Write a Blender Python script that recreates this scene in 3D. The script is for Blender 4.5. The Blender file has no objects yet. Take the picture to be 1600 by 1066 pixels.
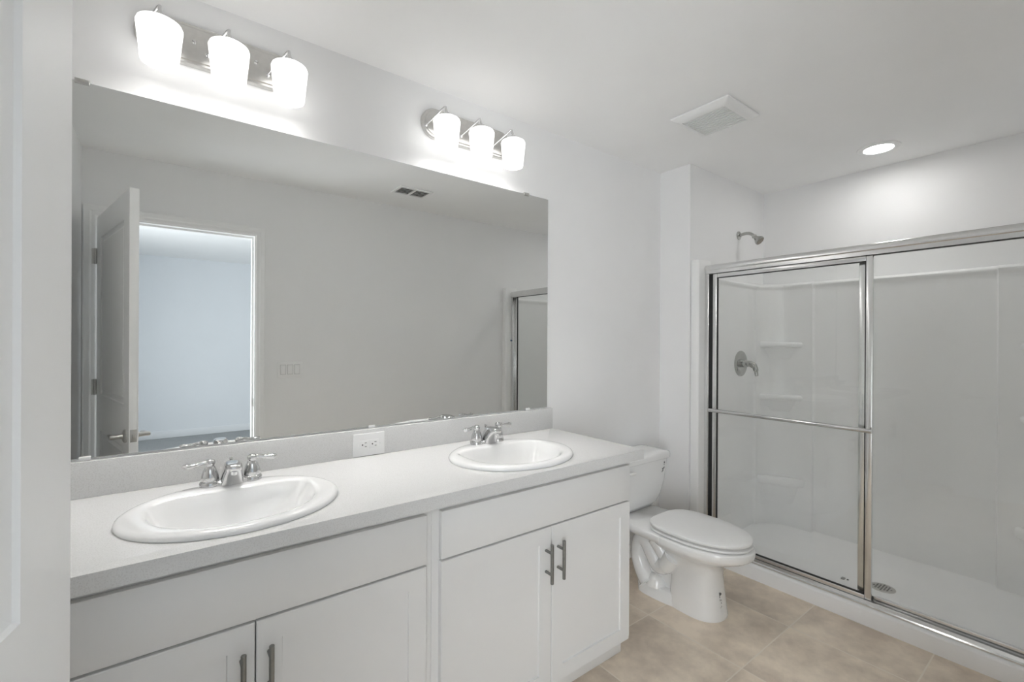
import bpy, bmesh, math, random
from mathutils import Vector, Matrix
random.seed(7)
PI = math.pi
S = bpy.context.scene
COL = S.collection

# ------------------------------------------------------------------ camera
CAM = Vector((0.0, -1.8086, 1.3361))
def cam_matrix(yaw, pitch, roll):
    y, p, r = [math.radians(v) for v in (yaw, pitch, roll)]
    f = Vector((math.sin(y)*math.cos(p), math.cos(y)*math.cos(p), math.sin(p)))
    rt = Vector((math.cos(y), -math.sin(y), 0)); up = rt.cross(f)
    r2 = math.cos(r)*rt + math.sin(r)*up; u2 = -math.sin(r)*rt + math.cos(r)*up
    m = Matrix((r2, u2, -f)).transposed().to_4x4(); m.translation = CAM
    return m
cd = bpy.data.cameras.new('camera'); cd.sensor_width = 36; cd.sensor_fit = 'HORIZONTAL'
cd.lens = 714.16/1600*36; cd.clip_start = 0.01
cam = bpy.data.objects.new('camera', cd); COL.objects.link(cam)
cam.matrix_world = cam_matrix(37.1336, -0.0684, 0.2969)
S.camera = cam

# ------------------------------------------------------------------ world, lights, exposure
SHADE_GLOW, BULB_GLOW, CAN_GLOW, FILL_W = 0.62, 138.0, 17.0, 32.0
w = bpy.data.worlds.new('sky'); S.world = w; w.use_nodes = True
w.node_tree.nodes['Background'].inputs[0].default_value = (0.72, 0.84, 1.0, 1)
w.node_tree.nodes['Background'].inputs[1].default_value = 0.5
def area(name, loc, rot, sx, sy, watts, col=(1, 1, 1)):
    l = bpy.data.lights.new(name, 'AREA'); l.shape = 'RECTANGLE'; l.size = sx; l.size_y = sy
    l.energy = watts; l.color = col
    o = bpy.data.objects.new(name, l); COL.objects.link(o); o.location = loc; o.rotation_euler = rot
    return o
area('bedroom_fill_light', (-1.13, -2.95, 1.05), (0, math.radians(-90), 0), 1.8, 1.7, FILL_W, (0.95, 0.975, 1.0))  # added fill lamp beside the bedroom, brightens the bathroom through the doorway
S.view_settings.view_transform = 'Standard'; S.view_settings.look = 'None'
S.view_settings.gamma = 1; S.view_settings.use_curve_mapping = False
S.view_settings.exposure = 1.68
S.cycles.max_bounces = 14; S.cycles.diffuse_bounces = 8; S.cycles.glossy_bounces = 6
S.cycles.transparent_max_bounces = 16

# ------------------------------------------------------------------ materials
def mat(name, col, rough=0.5, metal=0.0, spec=0.5, coat=0.0, noise=0.0, nscale=8.0, bump=0.0, bscale=200.0, aniso=0.0):
    m = bpy.data.materials.new(name); m.use_nodes = True
    nt = m.node_tree; b = nt.nodes['Principled BSDF']
    b.inputs['Base Color'].default_value = (*col, 1); b.inputs['Roughness'].default_value = rough
    b.inputs['Metallic'].default_value = metal; b.inputs['Specular IOR Level'].default_value = spec
    b.inputs['Coat Weight'].default_value = coat; b.inputs['Coat Roughness'].default_value = 0.05
    tc = nt.nodes.new('ShaderNodeTexCoord')
    if noise:
        n = nt.nodes.new('ShaderNodeTexNoise'); n.inputs['Scale'].default_value = nscale; n.inputs['Detail'].default_value = 6
        nt.links.new(tc.outputs['Object'], n.inputs['Vector'])
        r = nt.nodes.new('ShaderNodeValToRGB')
        r.color_ramp.elements[0].position = 0.35; r.color_ramp.elements[1].position = 0.65
        r.color_ramp.elements[0].color = (*[c*(1-noise) for c in col], 1)
        r.color_ramp.elements[1].color = (*[min(1, c*(1+noise)) for c in col], 1)
        nt.links.new(n.outputs['Fac'], r.inputs['Fac']); nt.links.new(r.outputs['Color'], b.inputs['Base Color'])
    if bump:
        n = nt.nodes.new('ShaderNodeTexNoise'); n.inputs['Scale'].default_value = bscale; n.inputs['Detail'].default_value = 3
        nt.links.new(tc.outputs['Object'], n.inputs['Vector'])
        bp = nt.nodes.new('ShaderNodeBump'); bp.inputs['Strength'].default_value = bump; bp.inputs['Distance'].default_value = 0.002
        nt.links.new(n.outputs['Fac'], bp.inputs['Height']); nt.links.new(bp.outputs['Normal'], b.inputs['Normal'])
    return m

M = {}
M['wall'] = mat('wall_paint', (0.90, 0.90, 0.90), 0.7, noise=0.008, nscale=3, bump=0.05, bscale=120)
M['ceiling'] = mat('ceiling_paint', (0.93, 0.93, 0.925), 0.8, noise=0.008, nscale=3, bump=0.06, bscale=90)
M['trim'] = mat('white_trim_paint', (0.93, 0.93, 0.925), 0.35, noise=0.005)
M['cabinet'] = mat('white_cabinet_paint', (0.79, 0.79, 0.785), 0.38, noise=0.006, nscale=5)
M['porcelain'] = mat('white_porcelain', (0.89, 0.89, 0.885), 0.12, coat=0.6, noise=0.004)
M['plastic'] = mat('white_plastic', (0.88, 0.88, 0.875), 0.28, noise=0.004)
M['acrylic'] = mat('white_acrylic', (0.94, 0.94, 0.935), 0.32, noise=0.006, nscale=4)
M['pan'] = mat('white_shower_pan', (0.94, 0.94, 0.94), 0.3, noise=0.006, bump=0.04, bscale=300)
M['chrome'] = mat('chrome', (0.66, 0.66, 0.66), 0.06, 1.0, noise=0.01)
M['satin'] = mat('brushed_nickel', (0.62, 0.61, 0.59), 0.28, 1.0, noise=0.03, nscale=60)
M['pull'] = mat('dark_brushed_nickel', (0.25, 0.25, 0.24), 0.38, 0.85, noise=0.05, nscale=90)
M['alu'] = mat('polished_aluminium', (0.78, 0.78, 0.775), 0.2, 1.0, noise=0.02, nscale=30)
M['shaft'] = mat('shower_trim_metal', (0.50, 0.50, 0.48), 0.15, 1.0, noise=0.03, nscale=30)
M['showerface'] = mat('shower_head_face', (0.30, 0.27, 0.23), 0.5, noise=0.1, nscale=200)
M['black'] = mat('black_rubber', (0.02, 0.02, 0.02), 0.6, noise=0.1)
M['dark'] = mat('dark_slot', (0.03, 0.03, 0.03), 0.7, noise=0.1)
M['duct'] = mat('dark_duct', (0.16, 0.155, 0.15), 0.8, noise=0.1)
M['blue'] = mat('blue_plug', (0.02, 0.10, 0.22), 0.4, noise=0.05)
M['ink'] = mat('grey_print', (0.12, 0.12, 0.12), 0.6, noise=0.1)
M['paper'] = mat('white_sticker', (0.80, 0.80, 0.79), 0.4, noise=0.01)
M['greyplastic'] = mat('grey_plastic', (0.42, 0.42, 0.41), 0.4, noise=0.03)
M['carpet'] = mat('grey_carpet', (0.34, 0.35, 0.35), 0.95, noise=0.12, nscale=160, bump=0.6, bscale=400)
M['bedwall'] = mat('bedroom_paint', (0.72, 0.745, 0.77), 0.75, noise=0.008, nscale=3)

M['bedtrim'] = mat('bedroom_trim_paint', (0.72, 0.735, 0.75), 0.5, noise=0.008)

def quartz():
    m = mat('speckled_white_quartz', (0.83, 0.83, 0.825), 0.22)
    nt = m.node_tree; b = nt.nodes['Principled BSDF']; tc = nt.nodes['Texture Coordinate'] if 'Texture Coordinate' in nt.nodes else nt.nodes.new('ShaderNodeTexCoord')
    v = nt.nodes.new('ShaderNodeTexVoronoi'); v.inputs['Scale'].default_value = 260
    nt.links.new(tc.outputs['Object'], v.inputs['Vector'])
    n = nt.nodes.new('ShaderNodeTexNoise'); n.inputs['Scale'].default_value = 420; n.inputs['Detail'].default_value = 4
    nt.links.new(tc.outputs['Object'], n.inputs['Vector'])
    mx = nt.nodes.new('ShaderNodeMix'); mx.data_type = 'FLOAT'; mx.inputs[0].default_value = 0.6
    nt.links.new(v.outputs['Distance'], mx.inputs[2]); nt.links.new(n.outputs['Fac'], mx.inputs[3])
    r = nt.nodes.new('ShaderNodeValToRGB')
    e = r.color_ramp.elements
    e[0].position = 0.30; e[0].color = (0.63, 0.625, 0.615, 1)
    e[1].position = 0.52; e[1].color = (0.725, 0.725, 0.72, 1)
    nt.links.new(mx.outputs[0], r.inputs['Fac']); nt.links.new(r.outputs['Color'], b.inputs['Base Color'])
    return m
M['quartz'] = quartz()

def tile():
    m = bpy.data.materials.new('beige_floor_tile'); m.use_nodes = True
    nt = m.node_tree; L = nt.links; b = nt.nodes['Principled BSDF']
    tc = nt.nodes.new('ShaderNodeTexCoord')
    sep = nt.nodes.new('ShaderNodeSeparateXYZ'); L.new(tc.outputs['Object'], sep.inputs[0])
    def math_(op, a, bv=None):
        n = nt.nodes.new('ShaderNodeMath'); n.operation = op
        for i, v in enumerate((a, bv)):
            if v is None: continue
            if isinstance(v, (int, float)): n.inputs[i].default_value = v
            else: L.new(v, n.inputs[i])
        return n.outputs[0]
    T = 0.4534
    def edge(sock, off):
        u = math_('DIVIDE', math_('ADD', sock, off), T)
        fr = math_('FRACT', u)
        d = math_('MINIMUM', fr, math_('SUBTRACT', 1.0, fr))
        return math_('MULTIPLY', d, T), math_('FLOOR', u)
    dx, ix = edge(sep.outputs[0], -1.882+10*T); dy, iy = edge(sep.outputs[1], 0.4375+10*T)
    d = math_('MINIMUM', dx, dy)
    g = nt.nodes.new('ShaderNodeMapRange'); g.inputs['From Min'].default_value = 0.0018; g.inputs['From Max'].default_value = 0.0036
    L.new(d, g.inputs['Value'])
    comb = nt.nodes.new('ShaderNodeCombineXYZ'); L.new(ix, comb.inputs[0]); L.new(iy, comb.inputs[1])
    wn = nt.nodes.new('ShaderNodeTexWhiteNoise'); L.new(comb.outputs[0], wn.inputs['Vector'])
    off = nt.nodes.new('ShaderNodeVectorMath'); off.operation = 'MULTIPLY_ADD'
    L.new(wn.outputs['Color'], off.inputs[0]); off.inputs[1].default_value = (9, 9, 9); L.new(tc.outputs['Object'], off.inputs[2])
    n1 = nt.nodes.new('ShaderNodeTexNoise'); n1.inputs['Scale'].default_value = 4.5; n1.inputs['Detail'].default_value = 7; n1.inputs['Roughness'].default_value = 0.62
    L.new(off.outputs[0], n1.inputs['Vector'])
    r = nt.nodes.new('ShaderNodeValToRGB'); e = r.color_ramp.elements
    e[0].position = 0.36; e[0].color = (0.58, 0.49, 0.40, 1)
    e[1].position = 0.64; e[1].color = (0.88, 0.77, 0.635, 1)
    L.new(n1.outputs['Fac'], r.inputs['Fac'])
    mx = nt.nodes.new('ShaderNodeMix'); mx.data_type = 'RGBA'
    mx.inputs[6].default_value = (0.82, 0.745, 0.64, 1)
    L.new(g.outputs[0], mx.inputs[0]); L.new(r.outputs['Color'], mx.inputs[7])
    L.new(mx.outputs[2], b.inputs['Base Color'])
    b.inputs['Roughness'].default_value = 0.42
    bp = nt.nodes.new('ShaderNodeBump'); bp.inputs['Strength'].default_value = 0.3; bp.inputs['Distance'].default_value = 0.001
    L.new(g.outputs[0], bp.inputs['Height']); L.new(bp.outputs['Normal'], b.inputs['Normal'])
    return m
M['tile'] = tile()

def mirror_mat():
    m = bpy.data.materials.new('mirror_silvering'); m.use_nodes = True
    nt = m.node_tree; b = nt.nodes['Principled BSDF']
    n = nt.nodes.new('ShaderNodeTexNoise'); n.inputs['Scale'].default_value = 2
    r = nt.nodes.new('ShaderNodeValToRGB'); r.color_ramp.elements[0].color = (0.845, 0.855, 0.845, 1); r.color_ramp.elements[1].color = (0.855, 0.865, 0.855, 1)
    nt.links.new(n.outputs['Fac'], r.inputs['Fac']); nt.links.new(r.outputs['Color'], b.inputs['Base Color'])
    b.inputs['Metallic'].default_value = 1; b.inputs['Roughness'].default_value = 0.0
    return m
M['mirror'] = mirror_mat()

def glass_mat():
    m = bpy.data.materials.new('clear_glass'); m.use_nodes = True
    nt = m.node_tree; nt.nodes.remove(nt.nodes['Principled BSDF'])
    out = nt.nodes['Material Output']
    t = nt.nodes.new('ShaderNodeBsdfTransparent'); t.inputs[0].default_value = (0.99, 0.995, 0.992, 1)
    g = nt.nodes.new('ShaderNodeBsdfGlossy'); g.inputs['Roughness'].default_value = 0.0
    lw = nt.nodes.new('ShaderNodeLayerWeight'); lw.inputs['Blend'].default_value = 0.5
    pw = nt.nodes.new('ShaderNodeMath'); pw.operation = 'POWER'; pw.inputs[1].default_value = 5.0
    nt.links.new(lw.outputs['Facing'], pw.inputs[0])
    f = nt.nodes.new('ShaderNodeMath'); f.operation = 'MULTIPLY_ADD'; f.inputs[1].default_value = 0.96; f.inputs[2].default_value = 0.04
    nt.links.new(pw.outputs[0], f.inputs[0])
    n = nt.nodes.new('ShaderNodeTexNoise'); n.inputs['Scale'].default_value = 3
    mx = nt.nodes.new('ShaderNodeMixShader')
    nt.links.new(f.outputs[0], mx.inputs[0]); nt.links.new(t.outputs[0], mx.inputs[1]); nt.links.new(g.outputs[0], mx.inputs[2])
    nt.links.new(mx.outputs[0], out.inputs['Surface'])
    return m
M['glass'] = glass_mat()

def glow_mat(name, strength, col):
    m = bpy.data.materials.new(name); m.use_nodes = True
    b = m.node_tree.nodes['Principled BSDF']
    b.inputs['Base Color'].default_value = (0.5, 0.5, 0.495, 1); b.inputs['Roughness'].default_value = 0.35
    b.inputs['Emission Color'].default_value = (*col, 1); b.inputs['Emission Strength'].default_value = strength
    return m
M['shade'] = glow_mat('lit_frosted_glass', SHADE_GLOW, (1.0, 0.99, 0.975))
M['bulb'] = glow_mat('lit_bulb', BULB_GLOW, (1.0, 0.985, 0.965))
M['lens'] = glow_mat('lit_diffuser', CAN_GLOW, (1.0, 0.99, 0.97))

# ------------------------------------------------------------------ mesh helpers
def add_box(bm, x0, x1, y0, y1, z0, z1, bev=0.0, seg=2):
    r = bmesh.ops.create_cube(bm, size=1)
    vs = r['verts']
    for v in vs:
        v.co = Vector(((x0+x1)/2 + v.co.x*(x1-x0), (y0+y1)/2 + v.co.y*(y1-y0), (z0+z1)/2 + v.co.z*(z1-z0)))
    if bev > 0:
        es = list({e for v in vs for e in v.link_edges})
        bmesh.ops.bevel(bm, geom=es, offset=bev, segments=seg, affect='EDGES', profile=0.5, clamp_overlap=True)

def add_loft(bm, rings, cap0=True, cap1=True, closed=True):
    V = [[bm.verts.new(p) for p in r] for r in rings]
    n = len(V[0])
    for a, b in zip(V[:-1], V[1:]):
        for i in range(n if closed else n-1):
            j = (i+1) % n
            bm.faces.new((a[i], a[j], b[j], b[i]))
    if cap0: bm.faces.new(list(reversed(V[0])))
    if cap1: bm.faces.new(V[-1])

def add_tube(bm, pts, r, n=16, flat=1.0, cap=True):
    pts = [Vector(p) for p in pts]
    rs = r if isinstance(r, (list, tuple)) else [r]*len(pts)
    rings = []; up = None
    for i, p in enumerate(pts):
        d = (pts[min(i+1, len(pts)-1)] - pts[max(i-1, 0)]).normalized()
        if up is None:
            up = Vector((0, 0, 1)) if abs(d.z) < 0.9 else Vector((0, 1, 0))
        s = d.cross(up).normalized(); u = s.cross(d).normalized(); up = u
        rings.append([p + rs[i]*(math.cos(2*PI*k/n)*s + flat*math.sin(2*PI*k/n)*u) for k in range(n)])
    add_loft(bm, rings, cap, cap)

def add_lathe(bm, prof, org, axis=(0, 0, 1), n=40, cap=True):
    org = Vector(org); a = Vector(axis).normalized()
    s = a.orthogonal().normalized(); t = a.cross(s)
    rings = [[org + a*h + max(r, 1e-5)*(math.cos(2*PI*k/n)*s + math.sin(2*PI*k/n)*t) for k in range(n)] for r, h in prof]
    add_loft(bm, rings, cap, cap)

def spline(pts, n=8):
    P = [Vector(p) for p in pts]; P = [2*P[0]-P[1]] + P + [2*P[-1]-P[-2]]
    out = []
    for i in range(1, len(P)-2):
        for k in range(n):
            t = k/n
            out.append(0.5*((2*P[i]) + (-P[i-1]+P[i+1])*t + (2*P[i-1]-5*P[i]+4*P[i+1]-P[i+2])*t*t + (-P[i-1]+3*P[i]-3*P[i+1]+P[i+2])*t**3))
    out.append(P[-2]); return out

def new(): return bmesh.new()

def finish(name, bm, m, loc=(0, 0, 0), smooth=35, recalc=True):
    loc = Vector(loc)
    if recalc: bmesh.ops.recalc_face_normals(bm, faces=bm.faces)
    for v in bm.verts: v.co -= loc
    me = bpy.data.meshes.new(name); bm.to_mesh(me); bm.free()
    me.materials.append(m)
    if smooth:
        me.polygons.foreach_set('use_smooth', [True]*len(me.polygons))
        me.set_sharp_from_angle(angle=math.radians(smooth))
    o = bpy.data.objects.new(name, me); COL.objects.link(o)
    return o

def props(o, label, cat, group=None):
    o['label'] = label; o['category'] = cat
    if group: o['group'] = group

def thing(name, label, cat, loc, group=None, rotz=0.0):
    o = bpy.data.objects.new(name, None); COL.objects.link(o)
    o.location = loc; o.rotation_euler = (0, 0, rotz); o.empty_display_size = 0.05
    props(o, label, cat, group)
    o['_loc'] = loc
    return o

ORG = {}
def part(name, bm, m, parent, label=None, smooth=35, local=False):
    root = parent
    while root.parent: root = root.parent
    loc = (0, 0, 0) if local else root.location.copy()
    o = finish(name, bm, m, loc, smooth); o.parent = parent
    if label: o['label'] = label
    return o

def structure(name, bm, m, smooth=30):
    o = finish(name, bm, m, (0, 0, 0), smooth); o['kind'] = 'structure'
    return o

def dup(root, loc, label, group=None):
    def rec(o, par):
        c = o.copy(); COL.objects.link(c)
        if par: c.parent = par
        for ch in o.children: rec(ch, c)
        return c
    r = rec(root, None); r.location = loc; r['label'] = label
    if group: r['group'] = group
    return r

def boxbm(*a, **k):
    bm = new(); add_box(bm, *a, **k); return bm

# ------------------------------------------------------------------ room shell
H = 2.438; XL = -0.389; XR = 3.571; YF = -1.797
XS, YS = 2.589, -0.2134           # shower wet wall block
DX0, DX1, DZ = -0.318, 0.487, 2.046   # door opening between jambs
BX0, BX1, BY = -1.05, 3.6, -5.92   # bedroom

structure('wall_back', boxbm(XL-0.12, XR+0.12, 0.0, 0.12, 0, H), M['wall'])
structure('wall_left', boxbm(XL-0.12, XL, YF, 0.0, 0, H), M['wall'])
structure('wall_right', boxbm(XR, XR+0.12, YF, 0.0, 0, H), M['wall'])
structure('wall_shower', boxbm(XS, XR, YS, 0.0, 0, H), M['wall'])
bm = new()
add_box(bm, BX0, DX0-0.018, YF-0.12, YF, 0, H)
add_box(bm, DX1+0.018, BX1, YF-0.12, YF, 0, H)
add_box(bm, DX0-0.018, DX1+0.018, YF-0.12, YF, DZ+0.018, H)
structure('wall_front', bm, M['wall'])
structure('ceiling', boxbm(XL-0.12, XR+0.12, YF, 0.12, H, H+0.1), M['ceiling'])
structure('floor', boxbm(XL-0.12, XR+0.12, YF-0.12, 0.12, -0.1, 0), M['tile'])

# bedroom beyond the door, seen in the mirror
structure('floor_bedroom', boxbm(BX0, BX1, BY, YF-0.12, -0.1, -0.002), M['carpet'])
structure('ceiling_bedroom', boxbm(BX0, BX1, BY-0.12, YF, H, H+0.1), M['ceiling'])
WY0, WY1, WZ0, WZ1 = -3.8, -2.1, 0.15, 1.95
bm = new()
add_box(bm, BX0-0.12, BX0, BY-0.12, WY0, 0, H); add_box(bm, BX0-0.12, BX0, WY1, YF-0.12, 0, H)
add_box(bm, BX0-0.12, BX0, WY0, WY1, 0, WZ0); add_box(bm, BX0-0.12, BX0, WY0, WY1, WZ1, H)
structure('wall_bedroom_left', bm, M['bedwall'])
structure('wall_bedroom_right', boxbm(BX1, BX1+0.12, BY-0.12, YF, 0, H), M['bedwall'])
structure('wall_bedroom_rear', boxbm(BX0-0.12, BX1+0.12, BY-0.12, BY, 0, H), M['bedwall'])
bm = new()
for a in ((WY0, WY0+.04, WZ0, WZ1), (WY1-.04, WY1, WZ0, WZ1), (WY0+.04, WY1-.04, WZ0, WZ0+.04), (WY0+.04, WY1-.04, WZ1-.04, WZ1), (WY0+.04, WY1-.04, 1.18, 1.22)):
    add_box(bm, BX0-0.06, BX0-0.02, a[0], a[1], a[2], a[3])
wn = structure('added_window_1', bm, M['trim'])  # unseen glazed frame, made up so fill light can reach the bathroom
p = finish('pane', boxbm(BX0-0.043, BX0-0.039, WY0+.04, WY1-.04, WZ0+.04, WZ1-.04), M['glass']); p.parent = wn
structure('baseboard_bedroom', boxbm(BX0, BX1, BY, BY+0.014, -0.002, 0.095, bev=0.004), M['bedtrim'])

# baseboards of the bathroom
BH, BT = 0.085, 0.013
structure('baseboard_back', boxbm(1.59, XS, -BT, 0, 0, BH, bev=0.004), M['trim'])
structure('baseboard_shower', boxbm(XS-BT, XS, YS, -BT, 0, BH, bev=0.004), M['trim'])
structure('baseboard_left', boxbm(XL, XL+BT, YF, -0.60, 0, BH, bev=0.004), M['trim'])
structure('baseboard_front', boxbm(DX1+0.069, 2.62, YF, YF+BT, 0, BH, bev=0.004), M['trim'])

# door jamb lining with stop, casing
bm = new()
JY0, JY1 = YF-0.12, YF
add_box(bm, DX0-0.018, DX0, JY0, JY1, 0, DZ+0.018); add_box(bm, DX1, DX1+0.018, JY0, JY1, 0, DZ+0.018)
add_box(bm, DX0, DX1, JY0, JY1, DZ, DZ+0.018)
add_box(bm, DX0, DX0+0.011, JY0+0.03, JY1-0.045, 0, DZ); add_box(bm, DX1-0.011, DX1, JY0+0.03, JY1-0.045, 0, DZ)
add_box(bm, DX0+0.011, DX1-0.011, JY0+0.03, JY1-0.045, DZ-0.011, DZ)
jamb = structure('trim_1', bm, M['trim'])
o = finish('strike_plate', boxbm(DX1-0.0025, DX1+0.001, YF-0.044, YF-0.012, 0.868, 0.925, bev=0.001), M['satin']); o.parent = jamb
def casing(name, y, sgn):
    bm = new()
    prof = [(0.0, 0.0), (0.0, 0.006), (0.006, 0.009), (0.022, 0.009), (0.030, 0.014), (0.052, 0.017), (0.058, 0.015), (0.060, 0.0)]
    x0, x1, zt = DX0-0.006, DX1+0.006, DZ+0.006
    rows = []
    for d, t in prof:
        yy = y + sgn*t
        rows.append([Vector((max(x0-d, XL+.001), yy, 0)), Vector((max(x0-d, XL+.001), yy, zt+d)), Vector((x1+d, yy, zt+d)), Vector((x1+d, yy, 0))])
    add_loft(bm, rows, False, False, closed=False)
    return structure(name, bm, M['trim'], 20)
casing('trim_2', YF, 1); casing('trim_3', YF-0.12, -1)

# ------------------------------------------------------------------ door leaf (open into the room)
HNG = Vector((-0.3195, -1.7655, 0.0)); LEN = 0.831; TH = 0.035
ANG = math.atan2(0.184, 0.81)
def panel_face(bm, n, sgn, z0=0.012, z1=2.035):
    # one face of the leaf in local coords: u along +Y (length), normal along X ; n = x of the face
    st = 0.118
    def rect(u0, u1, a, b, d): 
        return [bm.verts.new((n - sgn*d, u, z)) for u, z in ((u0, a), (u1, a), (u1, b), (u0, b))]
    us = [0, st, LEN-st, LEN]; zs = [z0, 0.24, 0.82, 1.02, 1.905, z1]
    g = {}
    for i, u in enumerate(us):
        for j, z in enumerate(zs): g[i, j] = bm.verts.new((n, u, z))
    for i in range(3):
        for j in range(5):
            if i == 1 and j in (1, 3):
                loop = [g[i, j], g[i+1, j], g[i+1, j+1], g[i, j+1]]
                u0, u1, a, b = us[i], us[i+1], zs[j], zs[j+1]
                for ins, d in ((0.003, 0.006), (0.014, 0.010), (0.018, 0.010), (0.034, 0.003)):
                    nl = rect(u0+ins, u1-ins, a+ins, b-ins, d)
                    for k in range(4):
                        bm.faces.new((loop[k], loop[(k+1) % 4], nl[(k+1) % 4], nl[k]))
                    loop = nl
                bm.faces.new(loop)
            else:
                bm.faces.new((g[i, j], g[i+1, j], g[i+1, j+1], g[i, j+1]))
    return g
bm = new()
ga = panel_face(bm, 0.0, -1); gb = panel_face(bm, TH, 1)
for j in range(5):
    bm.faces.new((ga[0, j], ga[0, j+1], gb[0, j+1], gb[0, j])); bm.faces.new((ga[3, j], ga[3, j+1], gb[3, j+1], gb[3, j]))
for i in range(3):
    bm.faces.new((ga[i, 0], ga[i+1, 0], gb[i+1, 0], gb[i, 0])); bm.faces.new((ga[i, 5], ga[i+1, 5], gb[i+1, 5], gb[i, 5]))
door = finish('door_1', bm, M['trim'], smooth=20)
door.location = HNG; door.rotation_euler = (0, 0, -ANG); door['kind'] = 'structure'
def lever(sgn, x):
    bm = new(); u = LEN-0.066; z = 0.876
    add_lathe(bm, [(0.0, 0), (0.032, 0), (0.032, 0.004), (0.027, 0.009), (0.012, 0.012), (0.010, 0.03), (0.011, 0.052), (0.009, 0.058), (0, 0.058)], (x, u, z), (sgn, 0, 0), 28)
    add_tube(bm, [(x+sgn*0.048, u+0.006, z), (x+sgn*0.049, u-0.02, z+0.001), (x+sgn*0.047, u-0.07, z-0.001), (x+sgn*0.045, u-0.112, z-0.006)], [0.0095, 0.009, 0.0075, 0.006], 14)
    o = finish('lever_handle', bm, M['satin']); o.parent = door; return o
lever(-1, 0.0); lever(1, TH)
o = finish('latch_plate', boxbm(0.005, 0.030, LEN-0.001, LEN+0.0012, 0.854, 0.912, bev=0.0008), M['satin']); o.parent = door
bm = new(); add_box(bm, 0.011, 0.024, LEN+0.001, LEN+0.008, 0.874, 0.892, bev=0.003)
o2 = finish('latch_bolt', bm, M['satin']); o2.parent = o
for z in (1.811, 1.055, 0.22):
    bm = new()
    add_tube(bm, [(-0.006, -0.002, z-0.045), (-0.006, -0.002, z+0.045)], 0.0075, 14)
    add_box(bm, -0.0015, 0.03, -0.002, 0.0005, z-0.044, z+0.044)
    add_box(bm, -0.022, -0.006, -0.006, -0.002, z-0.044, z+0.044)
    o = finish('hinge', bm, M['satin']); o.parent = door

# ------------------------------------------------------------------ vanity cabinets
YB, YD = -0.556, -0.575     # face frame plane, door face plane
def shaker(x0, x1, z0, z1, st=0.056):
    bm = new(); y0, y1 = YD, YB
    o = [Vector((x, y0, z)) for x, z in ((x0, z0), (x1, z0), (x1, z1), (x0, z1))]
    rings = []
    def ring(i, y): return [Vector((x, y, z)) for x, z in ((x0+i, z0+i), (x1-i, z0+i), (x1-i, z1-i), (x0+i, z1-i))]
    rings = [ring(0, y1), ring(0, y0+0.002), ring(0.002, y0), ring(st, y0), ring(st+0.002, y0+0.0065)]
    add_loft(bm, rings, True, True)
    return bm
def pull(parent, x, zt=0.613, zb=0.474):
    bm = new(); add_tube(bm, [(x, -0.609, zb), (x, -0.609, zb+.001), (x, -0.609, zt-.001), (x, -0.609, zt)], [0.0052, 0.006, 0.006, 0.0052], 16)
    zc = (zt+zb)/2
    for d in (-0.038, 0.038): add_tube(bm, [(x, -0.606, zc+d), (x, YD+0.0005, zc+d)], 0.005, 12)
    return part('bar_pull', bm, M['pull'], parent, 'dark brushed metal bar pull')
def cabinet(label, x0, x1, fx0, fx1, mid, filler=None):
    t = thing('vanity_cabinet', label, 'cabinet', ((x0+x1)/2, -0.28, 0), 'vanity base cabinets')
    bm = new()
    add_box(bm, x0, x0+0.016, YB+0.018, -0.004, 0.075, 0.8346); add_box(bm, x1-0.016, x1, YB+0.018, -0.004, 0.075, 0.8346)
    add_box(bm, x0+0.016, x1-0.016, YB+0.018, -0.004, 0.075, 0.093); add_box(bm, x0+0.016, x1-0.016, -0.012, -0.004, 0.093, 0.8346)
    part('body', bm, M['cabinet'], t)
    bm = new()
    add_box(bm, x0, fx0+0.013, YB, YB+0.018, 0.075, 0.8346); add_box(bm, fx1-0.013, x1, YB, YB+0.018, 0.075, 0.8346)
    add_box(bm, fx0+0.013, fx1-0.013, YB, YB+0.018, 0.80, 0.8346); add_box(bm, fx0+0.013, fx1-0.013, YB, YB+0.018, 0.645, 0.685)
    add_box(bm, fx0+0.013, fx1-0.013, YB, YB+0.018, 0.075, 0.10)
    if filler: add_box(bm, filler, x0, YB, YB+0.018, 0.0, 0.8346)
    part('face_frame', bm, M['cabinet'], t)
    part('toe_kick', boxbm(x0, x1-0.02, -0.53, -0.512, 0, 0.0745, bev=0.003), M['cabinet'], t)
    part('drawer_front', boxbm(fx0, fx1, YD, YB-0.0005, 0.668, 0.8145, bev=0.002), M['cabinet'], t)
    a = part('door', shaker(fx0, mid-0.0015, 0.081, 0.6615), M['cabinet'], t); pull(a, mid-0.029)
    b = part('door', shaker(mid+0.0015, fx1, 0.081, 0.6615), M['cabinet'], t); pull(b, mid+0.029)
    return t
cabinet('white shaker vanity cabinet below the nearer sink, cut off by the bottom of the photo', -0.300, 0.6445, -0.272, 0.621, 0.173, XL)
cabinet('white shaker vanity cabinet below the farther sink, beside the toilet', 0.6455, 1.585, 0.670, 1.5605, 1.121)

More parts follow.
